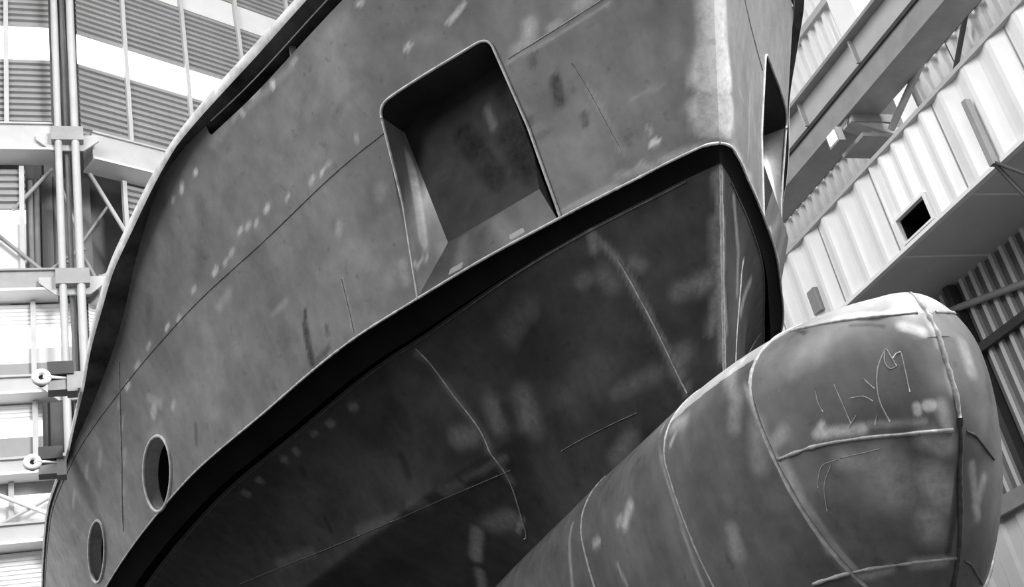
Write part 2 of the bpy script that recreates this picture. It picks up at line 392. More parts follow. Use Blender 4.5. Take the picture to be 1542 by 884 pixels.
# ---------------------------------------------------------------- materials (the photograph is black and white: greys only)
def g(v): return (v, v, v, 1)
class NT:
    def __init__(s, name):
        s.m = bpy.data.materials.new(name); s.m.use_nodes = True; s.t = s.m.node_tree; s.b = s.t.nodes['Principled BSDF']
        s.co = s.t.nodes.new('ShaderNodeTexCoord')
    def n(s, ty, **kw):
        o = s.t.nodes.new(ty)
        for k, v in kw.items(): setattr(o, k, v)
        return o
    def l(s, a, b): s.t.links.new(a, b)
    def noise(s, scale, detail=4, rough=.55, stretch=(1, 1, 1)):
        mp = s.n('ShaderNodeMapping'); mp.inputs['Scale'].default_value = stretch
        s.l(s.co.outputs['Object'], mp.inputs[0])
        t = s.n('ShaderNodeTexNoise'); t.inputs['Scale'].default_value = scale; t.inputs['Detail'].default_value = detail; t.inputs['Roughness'].default_value = rough
        s.l(mp.outputs[0], t.inputs['Vector']); return t.outputs['Fac']
    def rng(s, sock, a, b, c, d):
        r = s.n('ShaderNodeMapRange'); s.l(sock, r.inputs[0])
        for i, v in enumerate((a, b, c, d)): r.inputs[i+1].default_value = v
        return r.outputs[0]
    def math(s, op, a, b=None):
        o = s.n('ShaderNodeMath', operation=op)
        for i, v in enumerate((a, b)):
            if v is None: continue
            if isinstance(v, (int, float)): o.inputs[i].default_value = v
            else: s.l(v, o.inputs[i])
        return o.outputs[0]
    def grey(s, sock):
        c = s.n('ShaderNodeCombineColor'); [s.l(sock, c.inputs[i]) for i in range(3)]; return c.outputs[0]
    def bump(s, sock, strength, dist):
        b = s.n('ShaderNodeBump'); b.inputs['Strength'].default_value = strength; b.inputs['Distance'].default_value = dist
        s.l(sock, b.inputs['Height']); s.l(b.outputs[0], s.b.inputs['Normal'])
def simple(name, v, rough=.6, var=.08, scale=3, metal=0, stretch=(1, 1, 1), spec=.4):
    s = NT(name); f = s.rng(s.noise(scale, 5, .6, stretch), .3, .7, v*(1-var), v*(1+var))
    s.l(s.grey(f), s.b.inputs['Base Color']); s.b.inputs['Roughness'].default_value = rough; s.b.inputs['Metallic'].default_value = metal; s.b.inputs['Specular IOR Level'].default_value = spec
    return s.m
def primer(name, v, light, dark, rough, big=.25, small=.12, spec=.5, lo=.35, hi=.65):
    """shop primer on steel plate: cloudy tone, fine scuffs, painted-in marks from the stain attribute"""
    s = NT(name)
    a = s.n('ShaderNodeAttribute', attribute_name='stain').outputs['Fac']
    f = s.math('MULTIPLY', s.rng(s.noise(.9, 4, .6), lo, hi, 1-big, 1+big), s.rng(s.noise(5, 6, .65), .3, .7, 1-small, 1+small))
    f = s.math('MULTIPLY', f, s.rng(s.noise(2.2, 5, .6, (1, 1, .25)), .3, .7, 1-small, 1+small))
    f = s.math('MULTIPLY', f, v)
    sc = s.rng(s.noise(38, 3, .7), .70, .80, 0, .35)                 # small bright scuffs
    f = s.math('ADD', f, s.math('MULTIPLY', sc, light - v))
    sp = s.rng(s.noise(9, 2, .5), .66, .74, 0, .22)                   # faint dark drips
    f = s.math('MULTIPLY', f, s.math('SUBTRACT', 1.0, sp))
    nz = s.rng(s.noise(14, 4, .7), .3, .7, .55, 1.25)                # ragged edges inside every mark
    pos = s.math('MINIMUM', s.math('MULTIPLY', s.math('MAXIMUM', a, 0.0), nz), 1.0)
    neg = s.math('MINIMUM', s.math('MULTIPLY', s.math('MAXIMUM', s.math('MULTIPLY', a, -1.0), 0.0), nz), 1.0)
    f = s.math('ADD', f, s.math('MULTIPLY', pos, s.math('SUBTRACT', light, f)))
    f = s.math('ADD', f, s.math('MULTIPLY', neg, s.math('SUBTRACT', dark, f)))
    s.l(s.grey(f), s.b.inputs['Base Color'])
    s.l(s.rng(s.noise(6, 4, .6), .3, .7, rough-.08, rough+.1), s.b.inputs['Roughness'])
    s.b.inputs['Specular IOR Level'].default_value = spec
    s.bump(s.noise(1.6, 3, .5), .25, .03)
    return s.m
def emit(name, v):
    s = NT(name); s.b.inputs['Base Color'].default_value = g(.8); s.b.inputs['Emission Color'].default_value = g(1); s.b.inputs['Emission Strength'].default_value = v
    return s.m
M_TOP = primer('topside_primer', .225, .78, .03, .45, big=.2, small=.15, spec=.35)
M_LOW = primer('lower_hull_shaded_primer', .043, .30, .012, .55, big=.35, small=.2, spec=.15)  # dark lower hull primer, part of the tone is shade painted in
M_BULB_TOP = primer('bulb_top_lit_primer', .34, .85, .05, .45, big=.2, small=.15, spec=.3)  # bulb primer made paler for the skylight falling on its top plates
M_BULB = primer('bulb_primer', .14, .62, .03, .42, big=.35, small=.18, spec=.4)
M_BULB2 = primer('bulb_aft_shaded_primer', .10, .5, .03, .45, big=.35, small=.2, spec=.35)  # bulb primer made darker for the shading of the aft plates
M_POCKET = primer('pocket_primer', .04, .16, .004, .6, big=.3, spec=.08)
M_SILL = primer('sill_steel', .30, .7, .1, .4, big=.4)
M_STEEP = simple('step_shade_black', .006, .7, .4, 2, spec=.05)  # knuckle step, the shade of its undercut put into the colour
M_RIM = simple('strake_lit_steel', .62, .45, .35, 6, stretch=(1, 1, 1))  # strake outer face, the light it catches put into a pale colour
M_RIMU = simple('strake_underside', .085, .6, .7, 2.5, spec=.1)  # same strake from below, its shade put into a dark colour
M_WELD = simple('weld_bead', .36, .5, .4, 20)
M_SEAM = simple('weld_bead_seam', .12, .5, .5, 20)
M_WELD_D = simple('weld_bead_dark', .07, .5, .5, 20)
M_EDGE = simple('ground_edge_steel', .62, .4, .3, 12)
M_BLACK = simple('black_interior', .008, .8, .2, 3, spec=.05)
M_DECK = simple('deck_steel', .12, .7, .3, 2)
M_CHALK = simple('chalk', .36, .9, .2, 20)
M_WHITE = simple('white_cladding', .84, .35, .05, 1.2)
M_WHITE2 = simple('pale_cladding', .62, .5, .06, 1.2)
M_GREY = simple('grey_cladding', .27, .55, .1, 1.5)
M_DGREY = simple('dark_cladding', .15, .6, .15, 1.5)
M_STEEL = simple('painted_frame_steel', .46, .45, .08, 2)
M_STEELD = simple('grey_frame_steel', .30, .5, .15, 2)
M_DARK = simple('dark_steel', .05, .6, .2, 3)
M_SKY = emit('translucent_roof_sheet', 1.6)
M_FLOOR = simple('hall_floor_concrete', .06, .8, .25, .6)
M_PAD = simple('bright_pad', .9, .4, .05, 12)
# ---------------------------------------------------------------- surface painting
def paint(A, B, marks):
    """signed stain value for points (A, B) on a surface"""
    A = np.asarray(A, float).ravel(); B = np.asarray(B, float).ravel()
    pos = np.zeros_like(A); neg = np.zeros_like(A)
    for pts, w, soft, v in marks:
        pts = np.array(pts, float); d = np.full(A.shape, 1e9)
        R = w*2.2
        m = (A > pts[:,0].min()-R) & (A < pts[:,0].max()+R) & (B > pts[:,1].min()-R) & (B < pts[:,1].max()+R)
        if not m.any(): continue
        a = A[m]; b = B[m]; dd = np.full(a.shape, 1e9)
        segs = list(zip(pts[:-1], pts[1:])) if len(pts) > 1 else [(pts[0], pts[0] + 1e-4)]
        for p, q in segs:
            e = q - p; t = np.clip(((a-p[0])*e[0] + (b-p[1])*e[1])/max(e@e, 1e-9), 0, 1)
            dd = np.minimum(dd, np.hypot(a-p[0]-t*e[0], b-p[1]-t*e[1]))
        k = np.clip((w*(1+soft) - dd)/(2*w*soft), 0, 1); k = k*k*(3-2*k)*abs(v)
        if v > 0: pos[m] = np.maximum(pos[m], k)
        else: neg[m] = np.maximum(neg[m], k)
    return pos - neg
def paint3(V, marks, fn, sg, gain=1.0):
    pos = np.zeros(len(V)); neg = np.zeros(len(V))
    for pts, w, soft, v in marks:
        pts = np.array(pts, float); P = np.stack([XC + sg*fn(pts[:,0], pts[:,1]), pts[:,0], pts[:,1]], 1); R = w*2.2
        m = ((V > P.min(0)-R) & (V < P.max(0)+R)).all(1)
        if not m.any(): continue
        a = V[m]; dd = np.full(len(a), 1e9)
        for p, q in (zip(P[:-1], P[1:]) if len(P) > 1 else [(P[0], P[0] + 1e-4)]):
            e = q - p; t = np.clip(((a-p)@e)/max(e@e, 1e-9), 0, 1)
            dd = np.minimum(dd, np.linalg.norm(a - p - t[:,None]*e, axis=1))
        k = np.clip((w*(1+soft) - dd)/(2*w*soft), 0, 1); k = k*k*(3-2*k)*min(abs(v)*gain, 1)
        if v > 0: pos[m] = np.maximum(pos[m], k)
        else: neg[m] = np.maximum(neg[m], k)
    return pos - neg
def smooth_line(L, step=.02):
    L = np.array(L, float); P = np.concatenate([[2*L[0]-L[1]], L, [2*L[-1]-L[-2]]]); out = []
    for i in range(1, len(P)-2):
        n = max(2, int(np.linalg.norm(P[i+1]-P[i])/step))
        for k in range(n):
            t = k/n; out.append(.5*((2*P[i]) + (P[i+1]-P[i-1])*t + (2*P[i-1]-5*P[i]+4*P[i+1]-P[i+2])*t*t + (3*P[i]-P[i-1]-3*P[i+1]+P[i+2])*t**3))
    return np.array(out + [L[-1]])
def grid_faces(nr, nc, flip):
    F = []
    for r in range(nr-1):
        for c in range(nc-1):
            a = r*nc + c; q = (a, a+1, a+1+nc, a+nc)
            F.append(q[::-1] if flip else q)
    return F
def split_build(name, V, F, stain, labels, mat, parent, smooth=True):
    """one mesh object per label (one steel plate each)"""
    F = np.array(F); labels = np.array(labels); out = []
    for lb in sorted(set(labels.tolist())):
        f = F[labels == lb]; idx = np.unique(f); re = np.full(len(V), -1); re[idx] = np.arange(len(idx))
        out.append(mesh_obj(name, V[idx].tolist(), re[f].tolist(), mat, parent, smooth, stain[idx]))
    return out
# ---------------------------------------------------------------- the ship
ship = empty('ship_hull', (XC, 14, 0))
tag(ship, 'unpainted grey steel ship bow with bulb under construction in the hall', 'ship')
SV = np.concatenate([[0,.004,.012,.025,.05,.08,.11,.15,.2,.25,.3], np.arange(.33,7.6,.028), np.linspace(7.6,18.3,90)])
def rounded_pocket():
    P = [(8.34,8.22),(7.38,8.25),(7.735,6.5),(9.07,6.5)]; R = .11; out = []
    for i in range(2):
        p = np.array(P[i]); a = np.array(P[i-1]) - p; b = np.array(P[(i+1) % 4]) - p
        a /= np.linalg.norm(a); b /= np.linalg.norm(b)
        A = p + a*R; B = p + b*R
        for t in np.linspace(0, 1, 9): out.append((1-t)**2*A + 2*t*(1-t)*p + t*t*B)
    out += [np.array(P[2]), np.array(P[3])]
    return np.array(out)
POCK = rounded_pocket()
# centre (Y, z) and two conjugate radii of each porthole
PORTH = [(13.70,6.945,(.37,-.325),(-.325,-.14)),(16.56,7.01,(.55,-.25),(-.38,-.09)),(20.3,7.1,(.6,-.25),(-.4,-.09))]
def pell(P, t, k=1): return P[0] + k*(P[2][0]*math.cos(t) + P[3][0]*math.sin(t)), P[1] + k*(P[2][1]*math.cos(t) + P[3][1]*math.sin(t))
def inside(poly, a, b):
    r = np.zeros(a.shape, bool); n = len(poly); j = n-1
    for i in range(n):
        xi, yi = poly[i]; xj, yj = poly[j]
        c = ((yi > b) != (yj > b)) & (a < (xj-xi)*(b-yi)/(yj-yi+1e-12) + xi); r ^= c; j = i
    return r
def dense(poly, closed=True, step=.006):
    out = []
    for i in range(len(poly) if closed else len(poly)-1):
        p = np.array(poly[i], float); q = np.array(poly[(i+1) % len(poly)], float)
        n = max(1, int(np.linalg.norm(q-p)/step)); out += [p + (q-p)*k/n for k in range(n)]
    if not closed: out.append(np.array(poly[-1], float))
    return np.array(out)
HOLES = [POCK] + [np.array([pell(P, t) for t in np.linspace(0, 2*math.pi, 49)[:-1]]) for P in PORTH]
def tp(Y, z, sg, off=0):                        # point on the topside, sg = -1 starboard, +1 port
    return (XC + sg*(float(topside(Y, z)) + off), float(Y), float(z))
SEAMS_Y = [7.07, 9.65, 14.2]
def build_topside(sg):
    for k in range(2):
        nr = 54 if k == 0 else 46
        Yg = np.zeros((nr, len(SV))); Zg = np.zeros_like(Yg)
        for r in range(nr):
            v = r/(nr-1)
            if k == 0: z = np.full(SV.shape, ZK + (ZS-ZK)*v)
            else:
                zt = z_top(SV + stem(9.0)); zt = z_top(SV + stem(zt)); z = ZS + (zt-ZS)*v
            Zg[r] = z; Yg[r] = SV + stem(z)
        Y = Yg.ravel(); Z = Zg.ravel()
        F = np.array(grid_faces(nr, len(SV), (sg < 0)))
        keep = np.ones(len(F), bool)
        for H in HOLES:
            ins_ = inside(H, Y, Z)
            allin = ins_[F].all(1); keep &= ~allin
            used = np.unique(F[keep & ins_[F].any(1)]) if ins_.any() else []
            D = dense(H)
            for i in used:
                if ins_[i]:
                    j = ((D[:,0]-Y[i])**2 + (D[:,1]-Z[i])**2).argmin(); Y[i], Z[i] = D[j]
        Zc = np.maximum(Z, ZK) if k == 0 else Z
        X = XC + sg*topside(Y, Zc)
        F = F[keep]
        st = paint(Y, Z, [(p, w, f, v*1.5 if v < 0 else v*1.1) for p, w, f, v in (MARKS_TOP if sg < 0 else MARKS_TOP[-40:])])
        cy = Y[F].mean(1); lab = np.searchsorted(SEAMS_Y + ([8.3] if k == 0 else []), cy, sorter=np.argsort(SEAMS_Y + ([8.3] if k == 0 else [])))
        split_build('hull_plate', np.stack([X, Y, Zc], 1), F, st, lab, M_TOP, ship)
def weld(name, pts, r, mat, parent, jit=.25, n=6):
    P = np.array(pts, float); rr = r*(1 + jit*(RNG.rand(len(P))-.5)*2)
    return tube(name, P.tolist(), rr.tolist(), mat, parent, n)
def resample(L, step=.03): return dense(L, False, step)
for sg in (-1, 1):
    build_topside(sg)
    # seam along the strakes, broken by the anchor pocket
    ys = np.arange(5.93, 24, .06)
    for run in (ys[ys < 7.40], ys[ys > 8.42]):
        weld('weld_seam', [tp(y, ZS, sg, .001) for y in run], .006, M_WELD if run[0] < 7 else M_SEAM, ship)
    if sg < 0:
        for L, r in zip(LINES_TOP, (.006, .003, .003)):
            weld('weld_seam', [tp(y, z, sg, .005) for y, z in resample(L, .05)], r, M_WELD, ship)
    # bright ground edge along the knuckle, and the black step below it
    sv = SV[SV < 18]
    mesh_s = [(XC + sg*(K_(s)+.006), 6.65+s-.003, ZK) for s in sv]
    weld('knuckle_edge', mesh_s, .011, M_EDGE, ship)
    V = []
    for f in (0, .3, 1):
        for s in sv:
            h = K_(s)*(1-f) + f*max(K_(s+.07)-ins(s), 0); y = (6.65+s)*(1-f) + f*(float(low_stem(z_in(s)))+s)
            zz = ZK*(1-f) + f*z_in(s)
            if f == .3: zz += .03
            V.append((XC + sg*h, y, zz))
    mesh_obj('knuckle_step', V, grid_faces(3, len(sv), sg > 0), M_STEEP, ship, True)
    # lower hull
    nr = 170; Yg = np.zeros((nr, len(sv))); Zg = np.zeros_like(Yg)
    for r in range(nr):
        v = r/(nr-1); zt = z_in(sv); z = zt - (zt - 1.75)*v; Zg[r] = z; Yg[r] = sv + low_stem(zt)*(1-v) + low_stem(1.75)*v
    Y = Yg.ravel(); Z = Zg.ravel(); X = XC + sg*lower(Y, Z)
    st = paint3(np.stack([X, Y, Z], 1), MARKS_LOW if sg < 0 else MARKS_LOW_PORT + MARKS_LOW[:4], lower, sg, 1.5)
    F = np.array(grid_faces(nr, len(sv), sg > 0)); cy = Y[F].mean(1); cz = Z[F].mean(1)
    lab = np.searchsorted([7.75, 9.95, 14.5], cy)*2 + (cz < 5.2)
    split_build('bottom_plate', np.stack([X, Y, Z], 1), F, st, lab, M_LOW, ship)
    lp = lambda y, z: (XC + sg*(float(lower(y, z)) + .002), y, z)
    weld('weld_seam', [lp(6.75+s, float(z_in(s))-.02) for s in np.arange(.2, 12, .06)], .007, M_WELD_D, ship)
    for L in FRAMES_LOW: weld('weld_seam', [lp(y, z) for y, z in smooth_line(L, .05)], .008, M_WELD, ship)
    for L in LINES_LOW: weld('weld_seam', [lp(y, z) for y, z in resample(L, .06)], .005, M_SEAM, ship)
# keel plate and stem bar
V = []; kk = np.arange(9.6, 24.5, .5)
for sg in (-1, 1): V += [(XC + sg*float(lower(y, 1.76)), y, 1.755) for y in kk]
mesh_obj('keel_plate', V, grid_faces(2, len(kk), True), M_LOW, ship, stain=[0]*len(V))
weld('stem_bar', [(XC, float(low_stem(z))-.004, z) for z in np.arange(6.44, 4.7, -.04)], .016, M_WELD, ship)
# after end of the building block, closed by a bulkhead, and the deck
zz = np.linspace(1.76, 6.39, 24); pts = [(float(lower(24.3, z)), z) for z in zz] + [(float(topside(24.3, z)), z) for z in np.linspace(6.6, 8.04, 8)]
V = [(XC-h, 24.3, z) for h, z in pts] + [(XC+h, 24.3, z) for h, z in pts[::-1]]
mesh_obj('end_bulkhead', V, [tuple(range(len(V)))], M_DECK, ship)
V = []; ds = np.arange(.1, 18.2, .2)
dz = lambda s: float(min(z_top(s + 5.4), 9.2)) - .06
for sg in (-1, 0, 1): V += [(XC + sg*(float(topside(s + stem(dz(s)), dz(s))) - .01), float(s + stem(dz(s))), dz(s)) for s in ds]
mesh_obj('deck_plate', V, grid_faces(3, len(ds), False), M_DECK, ship)
# rubbing strake above the plating
def strake(sg):
    ys = np.concatenate([[5.33,5.36,5.42,5.5], np.arange(5.6, 16, .12), np.arange(16, 24.4, .5)])
    secs = []
    for y in ys:
        zi, zl, zh, o = float(r_in(y)), float(r_lo(y)), float(r_hi(y)), float(r_out(y))
        k = min(1, max(0, (y-5.3)/.5))
        bi = float(topside(y, zi)); bo = float(topside(y, zl)) + o*k
        secs.append([(max(bi-.30, 0), zi+.002), (bi-.005, zi+.002), (bo, zl), (bo+.02, zl+.03), (bo+.02, zh-.03), (bo-.02, zh), (max(bi-.35, 0), zh)])
    n = len(ys); V = [(XC + sg*s[i][0], y, s[i][1]) for i in range(7) for s, y in zip(secs, ys)]
    def faces(a, b): return [((i*n+c, i*n+c+1, (i+1)*n+c+1, (i+1)*n+c) if sg > 0 else (i*n+c, (i+1)*n+c, (i+1)*n+c+1, i*n+c+1)) for i in range(a, b) for c in range(n-1)]
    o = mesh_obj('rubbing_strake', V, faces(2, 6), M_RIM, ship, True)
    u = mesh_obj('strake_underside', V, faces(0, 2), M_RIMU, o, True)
    V = []
    for y in ys[ys < 10.5]:                       # inner side of the slot under the strake
        b = float(topside(y, 9.2)); V.append((b-.16, y, 9.1)); V.append((b-.16, y, 9.34))
    V = [(XC + sg*max(a, 0), y, z) for a, y, z in V]
    mesh_obj('slot_back', V, [(2*i, 2*i+2, 2*i+3, 2*i+1) for i in range(len(V)//2-1)], M_BLACK, ship)  # shade inside the slot put into the black colour
    tube('slot_lip', [(XC + sg*(float(topside(y, 9.31))+.004), y, 9.312) for y in ys if 5.6 < y < 10.1], .008, M_EDGE, ship, 6)
    for y in (6.6, 7.75, 8.87):
        b = float(topside(y, 9.25)); box('slot_post', *sorted((XC + sg*(b-.09), XC + sg*(b-.03))), y-.02, y+.02, 9.18, 9.33, M_STEELD, ship)
for sg in (-1, 1): strake(sg)
# anchor pockets
def pocket(sg):
    mir = lambda p: (p[0] if sg < 0 else 2*XC - p[0], p[1], p[2])
    O = [p for p in POCK]; n = len(O)
    outer = [tp(max(min(y, 9.03), 7.3), max(z, ZK), -1) for y, z in O]
    outer[-1] = tp(9.05, ZK, -1); outer[-2] = tp(7.745, ZK, -1)
    TL, TR, BR, BL = (np.array(p) for p in ((3.06,8.63,8.22),(3.88,7.56,8.22),(3.80,7.66,6.85),(3.20,8.44,6.82)))
    inner = []
    for i in range(n):
        if i < 9: c, nx, pv, t = TL, TR, BL, i/8
        elif i < 18: c, nx, pv, t = TR, BR, TL, (i-9)/8
        elif i == 18: inner.append(BR); continue
        else: inner.append(BL); continue
        a = c + (pv-c)/np.linalg.norm(pv-c)*.09; b = c + (nx-c)/np.linalg.norm(nx-c)*.09
        inner.append((1-t)**2*a + 2*t*(1-t)*c + t*t*b)
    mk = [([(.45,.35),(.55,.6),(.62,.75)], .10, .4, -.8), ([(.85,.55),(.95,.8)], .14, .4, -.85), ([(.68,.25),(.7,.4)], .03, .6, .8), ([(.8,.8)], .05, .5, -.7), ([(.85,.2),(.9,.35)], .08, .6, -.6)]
    N = 40; V = []; uv = []
    for i in range(N+1):
        for j in range(N+1):
            u, v = j/N, i/N; p = (TL*(1-u) + TR*u)*(1-v) + (BL*(1-u) + BR*u)*v; V.append(mir(p)); uv.append((u, v))
    uv = np.array(uv); st = paint(uv[:,0], uv[:,1], mk)
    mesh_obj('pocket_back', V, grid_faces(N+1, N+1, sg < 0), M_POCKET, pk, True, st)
    def strip(name, a, b, mat, marks=()):
        V = []; uv = []; idx = list(range(a, b+1))
        for i in idx:
            for k in range(13):
                t = k/12; q = np.array(outer[i % n])*(1-t) + np.array(inner[i % n])*t; V.append(mir(q)); uv.append(((i-a)/(b-a), t))
        uv = np.array(uv); return mesh_obj(name, V, grid_faces(len(idx), 13, sg > 0), mat, pk, b-a > 2, paint(uv[:,0], uv[:,1], marks))
    def quad(name, i, j, mat, marks):
        N = 30; V = []; uv = []
        for a in range(N+1):
            for b in range(N+1):
                s, t = a/N, b/N; p = (np.array(outer[i])*(1-s) + np.array(outer[j])*s)*(1-t) + (np.array(inner[i])*(1-s) + np.array(inner[j])*s)*t
                V.append(mir(p)); uv.append((s, t))
        uv = np.array(uv); mesh_obj(name, V, grid_faces(N+1, N+1, sg > 0), mat, pk, False, paint(uv[:,0], uv[:,1], marks))
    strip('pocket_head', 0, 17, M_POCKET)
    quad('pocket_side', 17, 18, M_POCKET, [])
    quad('pocket_sill', 18, 19, M_SILL, [([(.3,.1),(.45,.9)], .06, .8, .5), ([(.7,.2),(.8,.9)], .05, .8, .4), ([(.55,.1),(.6,.8)], .05, .9, -.4)])
    quad('pocket_side', 19, 20 % n, M_SILL, [([(.25,.5),(.7,.75)], .13, .4, .8), ([(0,.5),(.9,.05)], .25, .9, -.5), ([(.16,.1),(.1,.5)], .02, .5, .9)])
    edge = [mir(tp(max(min(y, 9.05), 7.3), max(z, ZK), -1, .008)) for y, z in dense(np.array(list(O) + [O[0]]), False, .04)]
    tube('pocket_rim', edge, .013, M_EDGE, pk, 6)
    o18, o19, i18, i19 = (np.array(x) for x in (outer[18], outer[19], inner[18], inner[19]))
    for s in (.27, .74):                          # two pads welded on the sill
        def at(s, t): return (o18*(1-s) + o19*s)*(1-t) + (i18*(1-s) + i19*s)*t
        up = np.array([-.03, -.024, .06]); c = [at(s-.055, .16), at(s+.055, .16), at(s-.055, .30), at(s+.055, .30)]
        V = [mir(p + k*up) for p in c for k in (0, 1)]
        mesh_obj('sill_pad', V, BOXF, M_PAD, pk)
for sg in (-1, 1):
    pk = bpy.data.objects.new('anchor_pocket', None); COL.objects.link(pk); pk.parent = ship; pk.location = -ship.location
    pocket(sg)
# portholes: ring on the plating, deep tube, dark end
for sg in (-1, 1):
    for P in PORTH:
        ring = bpy.data.objects.new('porthole', None); COL.objects.link(ring); ring.parent = ship; ring.location = -ship.location
        T = np.linspace(0, 2*math.pi, 41)
        tube('porthole_rim', [tp(*pell(P, t), sg, .006) for t in T], .02, M_EDGE, ring, 6)
        V = []
        nin = np.array([-.93*sg, .36, 0])          # inboard
        for d, k in ((-.005, 1), (.16, .92), (.17, .86), (.5, .86), (.51, .0)):
            for t in T[:-1]:
                p = np.array(tp(*pell(P, t, k), sg)); V.append(tuple(p + nin*d))
        n = 40; F = [(a*n+i, a*n+(i+1) % n, (a+1)*n+(i+1) % n, (a+1)*n+i) for a in range(3) for i in range(n)]
        F2 = [(3*n+i, 3*n+(i+1) % n, 4*n+(i+1) % n, 4*n+i) for i in range(n)]
        mesh_obj('porthole_tube', V, F[:n], M_SILL, ring, True, [0]*len(V))
        mesh_obj('porthole_opening', V, F[n:] + F2, M_BLACK, ring, True)
# bulb: plates between the ring and long welds
def build_bulb():
    Ys = np.concatenate([BT + 1.9*np.linspace(0, 1, 150)[:-1]**1.7, np.arange(7.12, 15, .03)]); Ys[0] = BT + 1e-4
    ph = np.linspace(-math.pi, math.pi, 361); nc = len(ph)
    Yg = np.repeat(Ys[:,None], nc, 1); H, Z = bulb_pt(Yg, np.abs(ph)[None,:].repeat(len(Ys), 0))
    X = XC + np.sign(ph)[None,:]*H
    V = np.stack([X.ravel(), Yg.ravel(), Z.ravel()], 1)
    F = np.array(grid_faces(len(Ys), nc, True))
    sb = X.ravel() <= XC
    st = np.where(sb, paint3(V, MARKS_BULB, bulb_half, -1, 1.5), paint3(V, MARKS_BULB_PORT, bulb_half, 1, 1.4))
    c = V[F].mean(1)
    l0 = np.interp(c[:,1], [p[0] for p in LINES_BULB[0][::-1]], [p[1] for p in LINES_BULB[0][::-1]])
    l1 = np.interp(c[:,1], [p[0] for p in LINES_BULB[1][::-1]], [p[1] for p in LINES_BULB[1][::-1]])
    l2 = np.interp(c[:,1], [p[0] for p in LINES_BULB[2][::-1]], [p[1] for p in LINES_BULB[2][::-1]])
    lab = np.searchsorted([6.07, 7.1, 8.75], c[:,1])*10
    nose = lab == 0
    lab = lab + np.where(nose, (c[:,2] < l2).astype(int) + (c[:,2] < l0) + (c[:,2] < l1), (c[:,2] < 4.45)*1)
    lab = lab*2 + (nose & (c[:,0] > XC) & (c[:,2] < l2))
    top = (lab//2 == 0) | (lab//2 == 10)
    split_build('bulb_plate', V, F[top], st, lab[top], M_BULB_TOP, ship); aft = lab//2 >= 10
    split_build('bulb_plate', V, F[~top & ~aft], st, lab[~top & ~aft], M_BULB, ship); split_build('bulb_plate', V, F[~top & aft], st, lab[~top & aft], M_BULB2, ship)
build_bulb()
def bp(y, z, sg, off=.002): return (XC + sg*(float(bulb_half(y, z)) + off), y, z)
def ring_weld(y, r, mat, z0=-math.pi):
    pts = []
    for p in np.linspace(-math.pi, math.pi, 90):
        h, z = bulb_pt(y, abs(p)); pts.append((XC + math.copysign(float(h)+.001, p), y, float(z)))
    weld('weld_seam', pts, r, mat, ship)
ring_weld(6.07, .014, M_WELD); ring_weld(7.1, .010, M_WELD); ring_weld(8.75, .010, M_WELD)
for sg in (-1, 1):
    for k, L in enumerate(LINES_BULB):
        if sg > 0 and k < 2: continue
        weld('weld_seam', [bp(y, z, sg) for y, z in smooth_line(L, .03)], .012, M_WELD, ship, .4)
for L in LINES_BULB_PORT: weld('weld_seam', [bp(y, z, 1) for y, z in smooth_line(L, .03)], .009, M_WELD_D, ship)
zs = np.arange(4.47, 2.5, -.03); yz = []
for z in zs:                                       # profile line of the nose on the centre plane
    yy = np.linspace(BT, 7, 400); f = np.where((b_top(yy) >= z) & (b_bot(yy) <= z))[0]; yz.append((float(yy[f[0]]), z))
cut = [i for i, (y, z) in enumerate(yz) if z > 3.62][-1]
weld('weld_seam', [(XC, y-.003, z) for y, z in yz[:cut+1]], .016, M_WELD, ship, .4); weld('weld_seam', [(XC, y-.003, z) for y, z in yz[cut:]], .017, M_WELD_D, ship, .3)
for L in CHALK_BULB + CHALK_LOW_BULB:
    weld('chalk_mark', [bp(y, z, -1, -.0005) for y, z in smooth_line(L)], .004, M_CHALK, ship, n=4)
# keel blocks carry the ship
for y in (10.5, 14.0, 17.5, 21.0):
    b = empty('keel_block', (XC, y, 0)); tag(b, 'stacked timber and concrete block under the ship keel', 'support block', 'keel blocks under the ship')
    box('concrete_base', XC-.6, XC+.6, y-.35, y+.35, 0, 1.3, M_DGREY, b); box('timber_cap', XC-.5, XC+.5, y-.3, y+.3, 1.3, 1.75, M_DARK, b)
# ---------------------------------------------------------------- the hall
fl = struct(box('floor', -30, 24, -14, 44, -.2, 0, M_FLOOR))
def frame_pt(o, d, u, z, out=0):                  # wall frame: along u, up z, out towards the hall
    return (o[0] + d[0]*u + d[1]*out, o[1] + d[1]*u - d[0]*out, z)
def pbox(name, fr, u0, u1, z0, z1, o0, o1, mat, parent=None):
    V = [frame_pt(*fr, u, z, o) for u in (u0, u1) for o in (o0, o1) for z in (z0, z1)]
    return mesh_obj(name, V, BOXF, mat, parent)
def louvre(name, fr, u0, u1, z0, z1, pitch, depth, mat, parent):
    n = max(1, round((z1-z0)/pitch)); p = (z1-z0)/n; V = []; F = []
    for i in range(n):
        z = z0 + i*p
        for (o, zz) in ((0, z), (depth, z+p*.12), (depth*.9, z+p*.55), (0, z+p)):
            V += [frame_pt(*fr, u0, zz, o), frame_pt(*fr, u1, zz, o)]
    for i in range(4*n-1): F.append((2*i, 2*i+1, 2*i+3, 2*i+2))
    o = mesh_obj(name, V, F, mat, parent); return o
